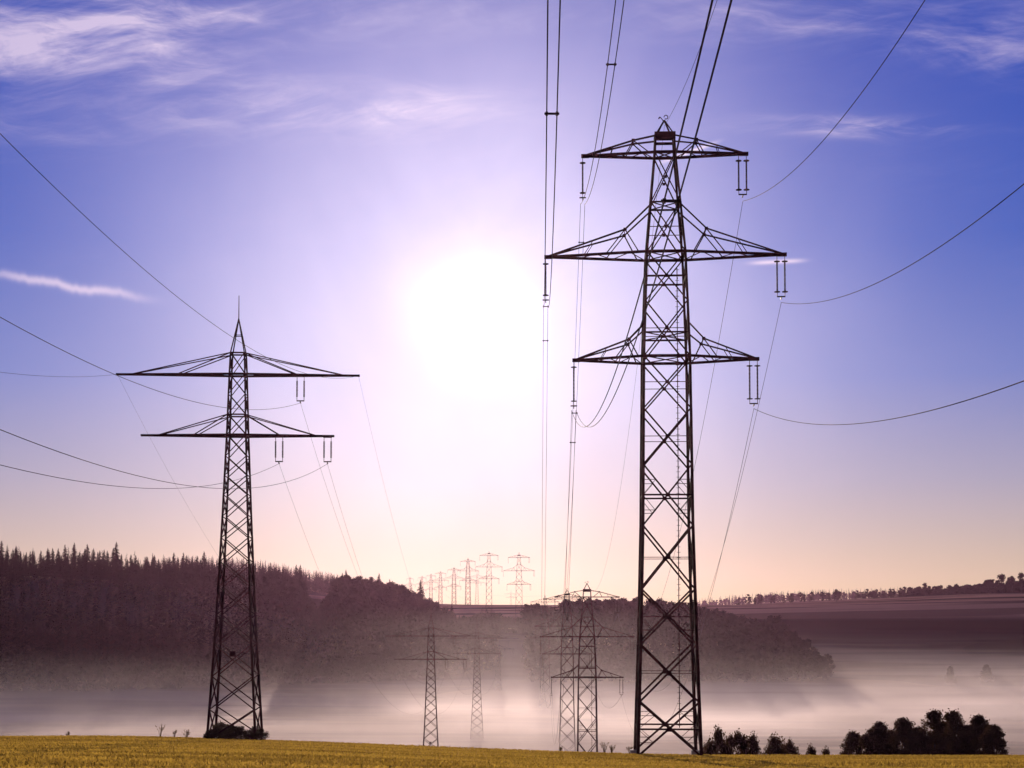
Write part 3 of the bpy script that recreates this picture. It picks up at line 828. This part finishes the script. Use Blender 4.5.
# far woods: strip on the right ridge, far hazy forest ridge left
items = []
for k in range(520):
    px = rng.uniform(735, 1080); D = rng.uniform(1540, 1640)
    if px < 900 and rng.random() < 0.85 : continue
    x = (px - 512) / F * D
    Vt, Ft = brd_t[k % 4]; items.append((Vt, Ft, x, D, Hs(x, D), rng.uniform(.35, .8) * (1.0 if px < 985 else 1.35), k))
for k in range(700):
    px = rng.uniform(690, 1080); D = rng.uniform(2500, 2700); x = (px - 512) / F * D
    Vt, Ft = (con_t if k % 3 else brd_t)[k % 4]; items.append((Vt, Ft, x, D, Hs(x, D), rng.uniform(.6, 1.0), k))
merge('ridge_woods', items, M['leaves'], 'hazy strips of woodland along the far right ridge')
items = []
for k in range(900):
    x = rng.uniform(-420, -130); y = rng.uniform(1290, 1480)
    Vt, Ft = con_t[k % 4]; items.append((Vt, Ft, x, y, Hs(x, y), rng.uniform(.7, 1.0), k))
merge('far_forest', items, M['needles'], 'pale hazy forest ridge behind the left forest')
# large trees at the right edge of the ridge
rG = 'trees on the far ridge at the right'
for n_, (px, D, s, lab) in enumerate(((988, 1500, 0.95, 'tall tree at the left of the dark clump on the right ridge end'), (1002, 1500, 1.2, 'tallest tree of the dark clump on the right ridge end'),
                           (1012, 1510, 1.15, 'broad tree beside the tallest one on the right ridge end'), (1021, 1500, 1.25, 'ridge tree cut by the right picture edge'),
                           (836, 1350, .75, 'round dark tree standing alone in front of the ridge'), (812, 1500, .6, 'pale round tree left of the lone dark ridge tree'),
                           (828, 1510, .55, 'small pale tree touching the lone dark ridge tree'), (925, 1480, .8, 'low wide tree at the start of the dark ridge hedge'),
                           (870, 1500, .5, 'small tree between the lone ridge tree and the hedge'))):
    x = (px - 512) / F * D; put(f'b{n_ % 4}', x, D, s, lab, 'tree', rG, sx=1.15)
# two trees in the misty valley
for n_, (px, py, D, s, lab) in enumerate(((949, 676, 786, .75, 'small tree standing in the valley mist, left of two'), (985, 676, 792, .75, 'wider small tree standing in the valley mist, right of two'))):
    x = (px - 512) / F * D; put(f'n{n_ * 2}', x, D, s, lab, 'tree', 'two trees in the valley mist', sx=1.1 + .3 * n_)
# clump beyond the field edge at right
nG = 'trees in the dark clump beyond the field edge'
near_specs = [(853, 731, 9.5, 'short leafy tree at the left end of the dark clump'), (879, 721, 11.0, 'second tree from the left of the dark clump'),
              (904, 717, 10.5, 'tree with a pointed top left of the middle of the dark clump'), (934, 709, 13.5, 'broad tree in the middle of the dark clump'),
              (953, 710, 12.5, 'tallest narrow tree right of the middle of the dark clump'), (979, 714, 12.0, 'second tree from the right of the dark clump'), (994, 724, 10.0, 'sloping low tree at the right end of the dark clump'),
              (866, 733, 8, 'low tree filling the gap between the first two trees of the clump'), (891, 729, 8, 'low tree behind and between the second and third trees of the clump'),
              (918, 726, 8, 'low tree left of the broad middle tree of the clump'), (943, 722, 8, 'low tree between the broad middle and tallest trees of the clump'), (966, 724, 8, 'low tree just right of the tallest tree of the clump')]
for n_, (px, py, h, lab) in enumerate(near_specs):
    D = 188 + (n_ * 37 % 11); p = at(px, py, D); g = Hs(p.x, D)
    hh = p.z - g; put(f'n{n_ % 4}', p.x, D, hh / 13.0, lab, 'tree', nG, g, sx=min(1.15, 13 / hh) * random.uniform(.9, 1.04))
sG = 'bushes beyond the field edge beside the tall pylon'
for n_, (px, py, wd, lab) in enumerate([(718, 731, .8, 'tall bush nearest the foot of the tall pylon'), (738, 734, 1.0, 'wide bush second from the tall pylon'),
                       (752, 737, .8, 'third bush from the tall pylon'), (775, 738, .9, 'dense bush in the middle gap'), (790, 742, .7, 'low bush at the right of the dense one'),
                       (812, 748, .5, 'tiny bush left of the dark tree clump'), (826, 750, .5, 'tiny bush touching the dark tree clump'), (707, 745, .5, 'small low bush at the pylon foot')]):
    D = 180 + n_ % 3 * 4; p = at(px, py, D); g = Hs(p.x, D); hh = p.z - g
    o = put(f's{n_ % 3}', p.x, D, hh / 4.5, lab, 'bush', sG, g, sx=min(1.0, 4.5 / hh) * wd * 1.1)
# bushes round the feet of the slender pylon
bG = 'low bushes round the feet of the slender pylon'
labs = ['leftmost', 'second', 'third', 'fourth', 'fifth', 'sixth', 'seventh', 'eighth', 'rightmost']
for n_, px in enumerate((209, 216, 223, 229, 236, 243, 250, 256, 263)):
    D = 127 + (n_ * 5 % 4); x = (px - 512) / F * D
    put(f't{n_ % 3}', x, D, random.uniform(.55, .85) * (1.15 if n_ in (2, 3, 8) else .95), f'{labs[n_]} dark bush in the row round the slender pylon feet' if n_ in (0, 8) else f'{labs[n_]} dark bush from the left round the slender pylon feet', 'bush', bG)

# ------------------------------------------------------------------ crop and weeds
def track(x, y):
    """wheel tracks curving away from the slender pylon"""
    kx = x + 27; q1 = y - 127 - kx * .16 + kx * kx * .004; q2 = y - 112 + kx * .42 + kx * kx * .003
    return (np.abs(q1) < 1.1) | (np.abs(q1 + 3.6) < 1.1) | (np.abs(q2) < 1.0) | (np.abs(q2 + 3.8) < 1.0)
n = 260000
yy = 42 + 100 * rng.random(n) ** 0.8; xx = rng.uniform(-1, 1, n) * (yy * 0.385 + 3)
keep = ~track(xx, yy); dens = 0.5 + 0.5 * vnoise(xx * .25, yy * .5, 21); keep &= rng.random(n) < 0.55 + 0.5 * dens
xx, yy = xx[keep], yy[keep]; n = len(xx); zz = H(xx, yy)
a = rng.uniform(0, 6.283, n); hgt = rng.uniform(.10, .26, n) * (0.85 + .3 * vnoise(xx * .4, yy * .4, 8)); wd = rng.uniform(.02, .06, n)
dxv = np.cos(a) * wd; dyv = np.sin(a) * wd; lx = rng.normal(0, .06, n); ly = rng.normal(0, .06, n)
V = np.stack([np.stack([xx - dxv, yy - dyv, zz - .03], 1), np.stack([xx + dxv, yy + dyv, zz - .03], 1), np.stack([xx + dxv * .7 + lx, yy + dyv * .7 + ly, zz + hgt], 1), np.stack([xx - dxv * .9 + lx, yy - dyv * .9 + ly, zz + hgt * .85], 1)], 1).reshape(-1, 3)
tag(link('crop', np_mesh('crop', V, np.arange(4 * n).reshape(n, 4), M['wheat'])), 'short ripe golden crop covering the foreground field', None, None, 'stuff')
def weed(x, y, h, seed, label, group):
    r = random.Random(seed); mb = MB()
    for q in range(9):
        a_ = r.uniform(0, 6.28); l = r.uniform(.1, .45) * h
        tip = Vector((math.cos(a_) * l, math.sin(a_) * l, h * r.uniform(.6, 1)))
        mb.tube([(0, 0, -.1), (tip.x * .4, tip.y * .4, tip.z * .6), tip], [.03, .02, .012], 4)
        for s_ in range(7):
            c = tip * r.uniform(.6, 1.0) + Vector((r.uniform(-.08, .08), r.uniform(-.08, .08), r.uniform(-.05, .1)))
            mb.add([c + Vector((-.07, 0, 0)), c + Vector((.0, .05, .09)), c + Vector((.07, 0, .02))], [(0, 1, 2)])
    o = mb.build('weed', M['weed']); o.location = (x, y, Hs(x, y)); o.scale = (.7, .7, .7); return tag(o, label, 'weed', group)
wl = [(162, 134, 1.9, 'tallest dry weed at the left field edge'), (176, 134, 1.2, 'short dry weed right of the tallest at the left field edge'), (188, 135, 1.3, 'second short dry weed at the left field edge'), (70, 136, .8, 'tiny weed at the far left field edge'),
      (604, 127, 1.6, 'tall dry weed at the field edge below the dark pylon'), (611, 127, 1.2, 'short dry weed at the field edge below the dark pylon'), (560, 129, 1.0, 'small dry weed left of the dark pylon foot'), (629, 125, 1.2, 'dry weed just left of the tall pylon foot')]
for n_, (px, D, h, lab) in enumerate(wl): weed((px - 512) / F * D, D, h, n_, lab, 'dry weeds on the field edge')

# ------------------------------------------------------------------ mist lying in the valley and the hazy air
def box_mb(x0, x1, y0, y1, z0, z1):
    mb = MB(); mb.add([(x0, y0, z0), (x1, y0, z0), (x1, y1, z0), (x0, y1, z0), (x0, y0, z1), (x1, y0, z1), (x1, y1, z1), (x0, y1, z1)],
                      [(3, 2, 1, 0), (4, 5, 6, 7), (0, 1, 5, 4), (1, 2, 6, 5), (2, 3, 7, 6), (3, 0, 4, 7)]); return mb
def volume_mat(name, color, aniso, dens):
    m = bpy.data.materials.new(name); m.use_nodes = True; nt = m.node_tree; nt.nodes.clear()
    o = nt.nodes.new('ShaderNodeOutputMaterial'); pv = nt.nodes.new('ShaderNodeVolumePrincipled')
    pv.inputs['Color'].default_value = (*color, 1); pv.inputs['Anisotropy'].default_value = aniso; pv.inputs['Density'].default_value = dens
    nt.links.new(pv.outputs[0], o.inputs['Volume']); return m, nt, pv
m, nt, pv = volume_mat('mist', (0.93, 0.83, 0.87), 0.60, 0.0)
t = nt.nodes.new('ShaderNodeTexCoord'); X_, Y_, Z_ = sepxyz(nt, t.outputs['Object'])
fog_n = noise(nt, comb(nt, X_ * 0.007, Y_ * 0.011, Z_ * 0.04), 1.0, 4, 0.55, 0.2)
topz = fog_n * 34.0 - 18.0                      # drifting top
hh = (Z_ + 48.0 - topz).mx(0.0)
dn = (hh * (-1.0 / 6.0)).ex() * 0.0060 * (noise(nt, comb(nt, X_ * 0.0015, Y_ * 0.012), 1.0, 2).step(0.35, 0.62, 0.45, 1.25)) * Z_.step(-26.0, -12.0, 1.0, 0.0) * Y_.step(200, 330)
dn = dn + (hh * (-1.0 / 22.0)).ex() * 0.0007 * (((X_ - 5.0) * (X_ - 5.0)) * (-1.0 / 58.0 ** 2)).ex() * Z_.step(-8.0, 3.0, 1.0, 0.0) * Y_.step(330, 420) * Y_.step(760, 1000, 1.0, 0.0)
nt.links.new(dn.s, pv.inputs['Density'])
o = box_mb(-800, 900, 195, 1250, -56, 4).build('mist', m); tag(o, 'low white mist lying in the valley', None, None, 'stuff')
m, nt, pv = volume_mat('haze', (0.80, 0.43, 0.70), 0.78, 0.000023)
o = box_mb(-4600, 4600, -300, 3600, -120, 90).build('haze', m); tag(o, kind='stuff')
# unused prototypes
for key, (root, used) in protos.items():
    if not used:
        for c in [c for c in col.objects if c.parent == root]: bpy.data.objects.remove(c)
        bpy.data.objects.remove(root)
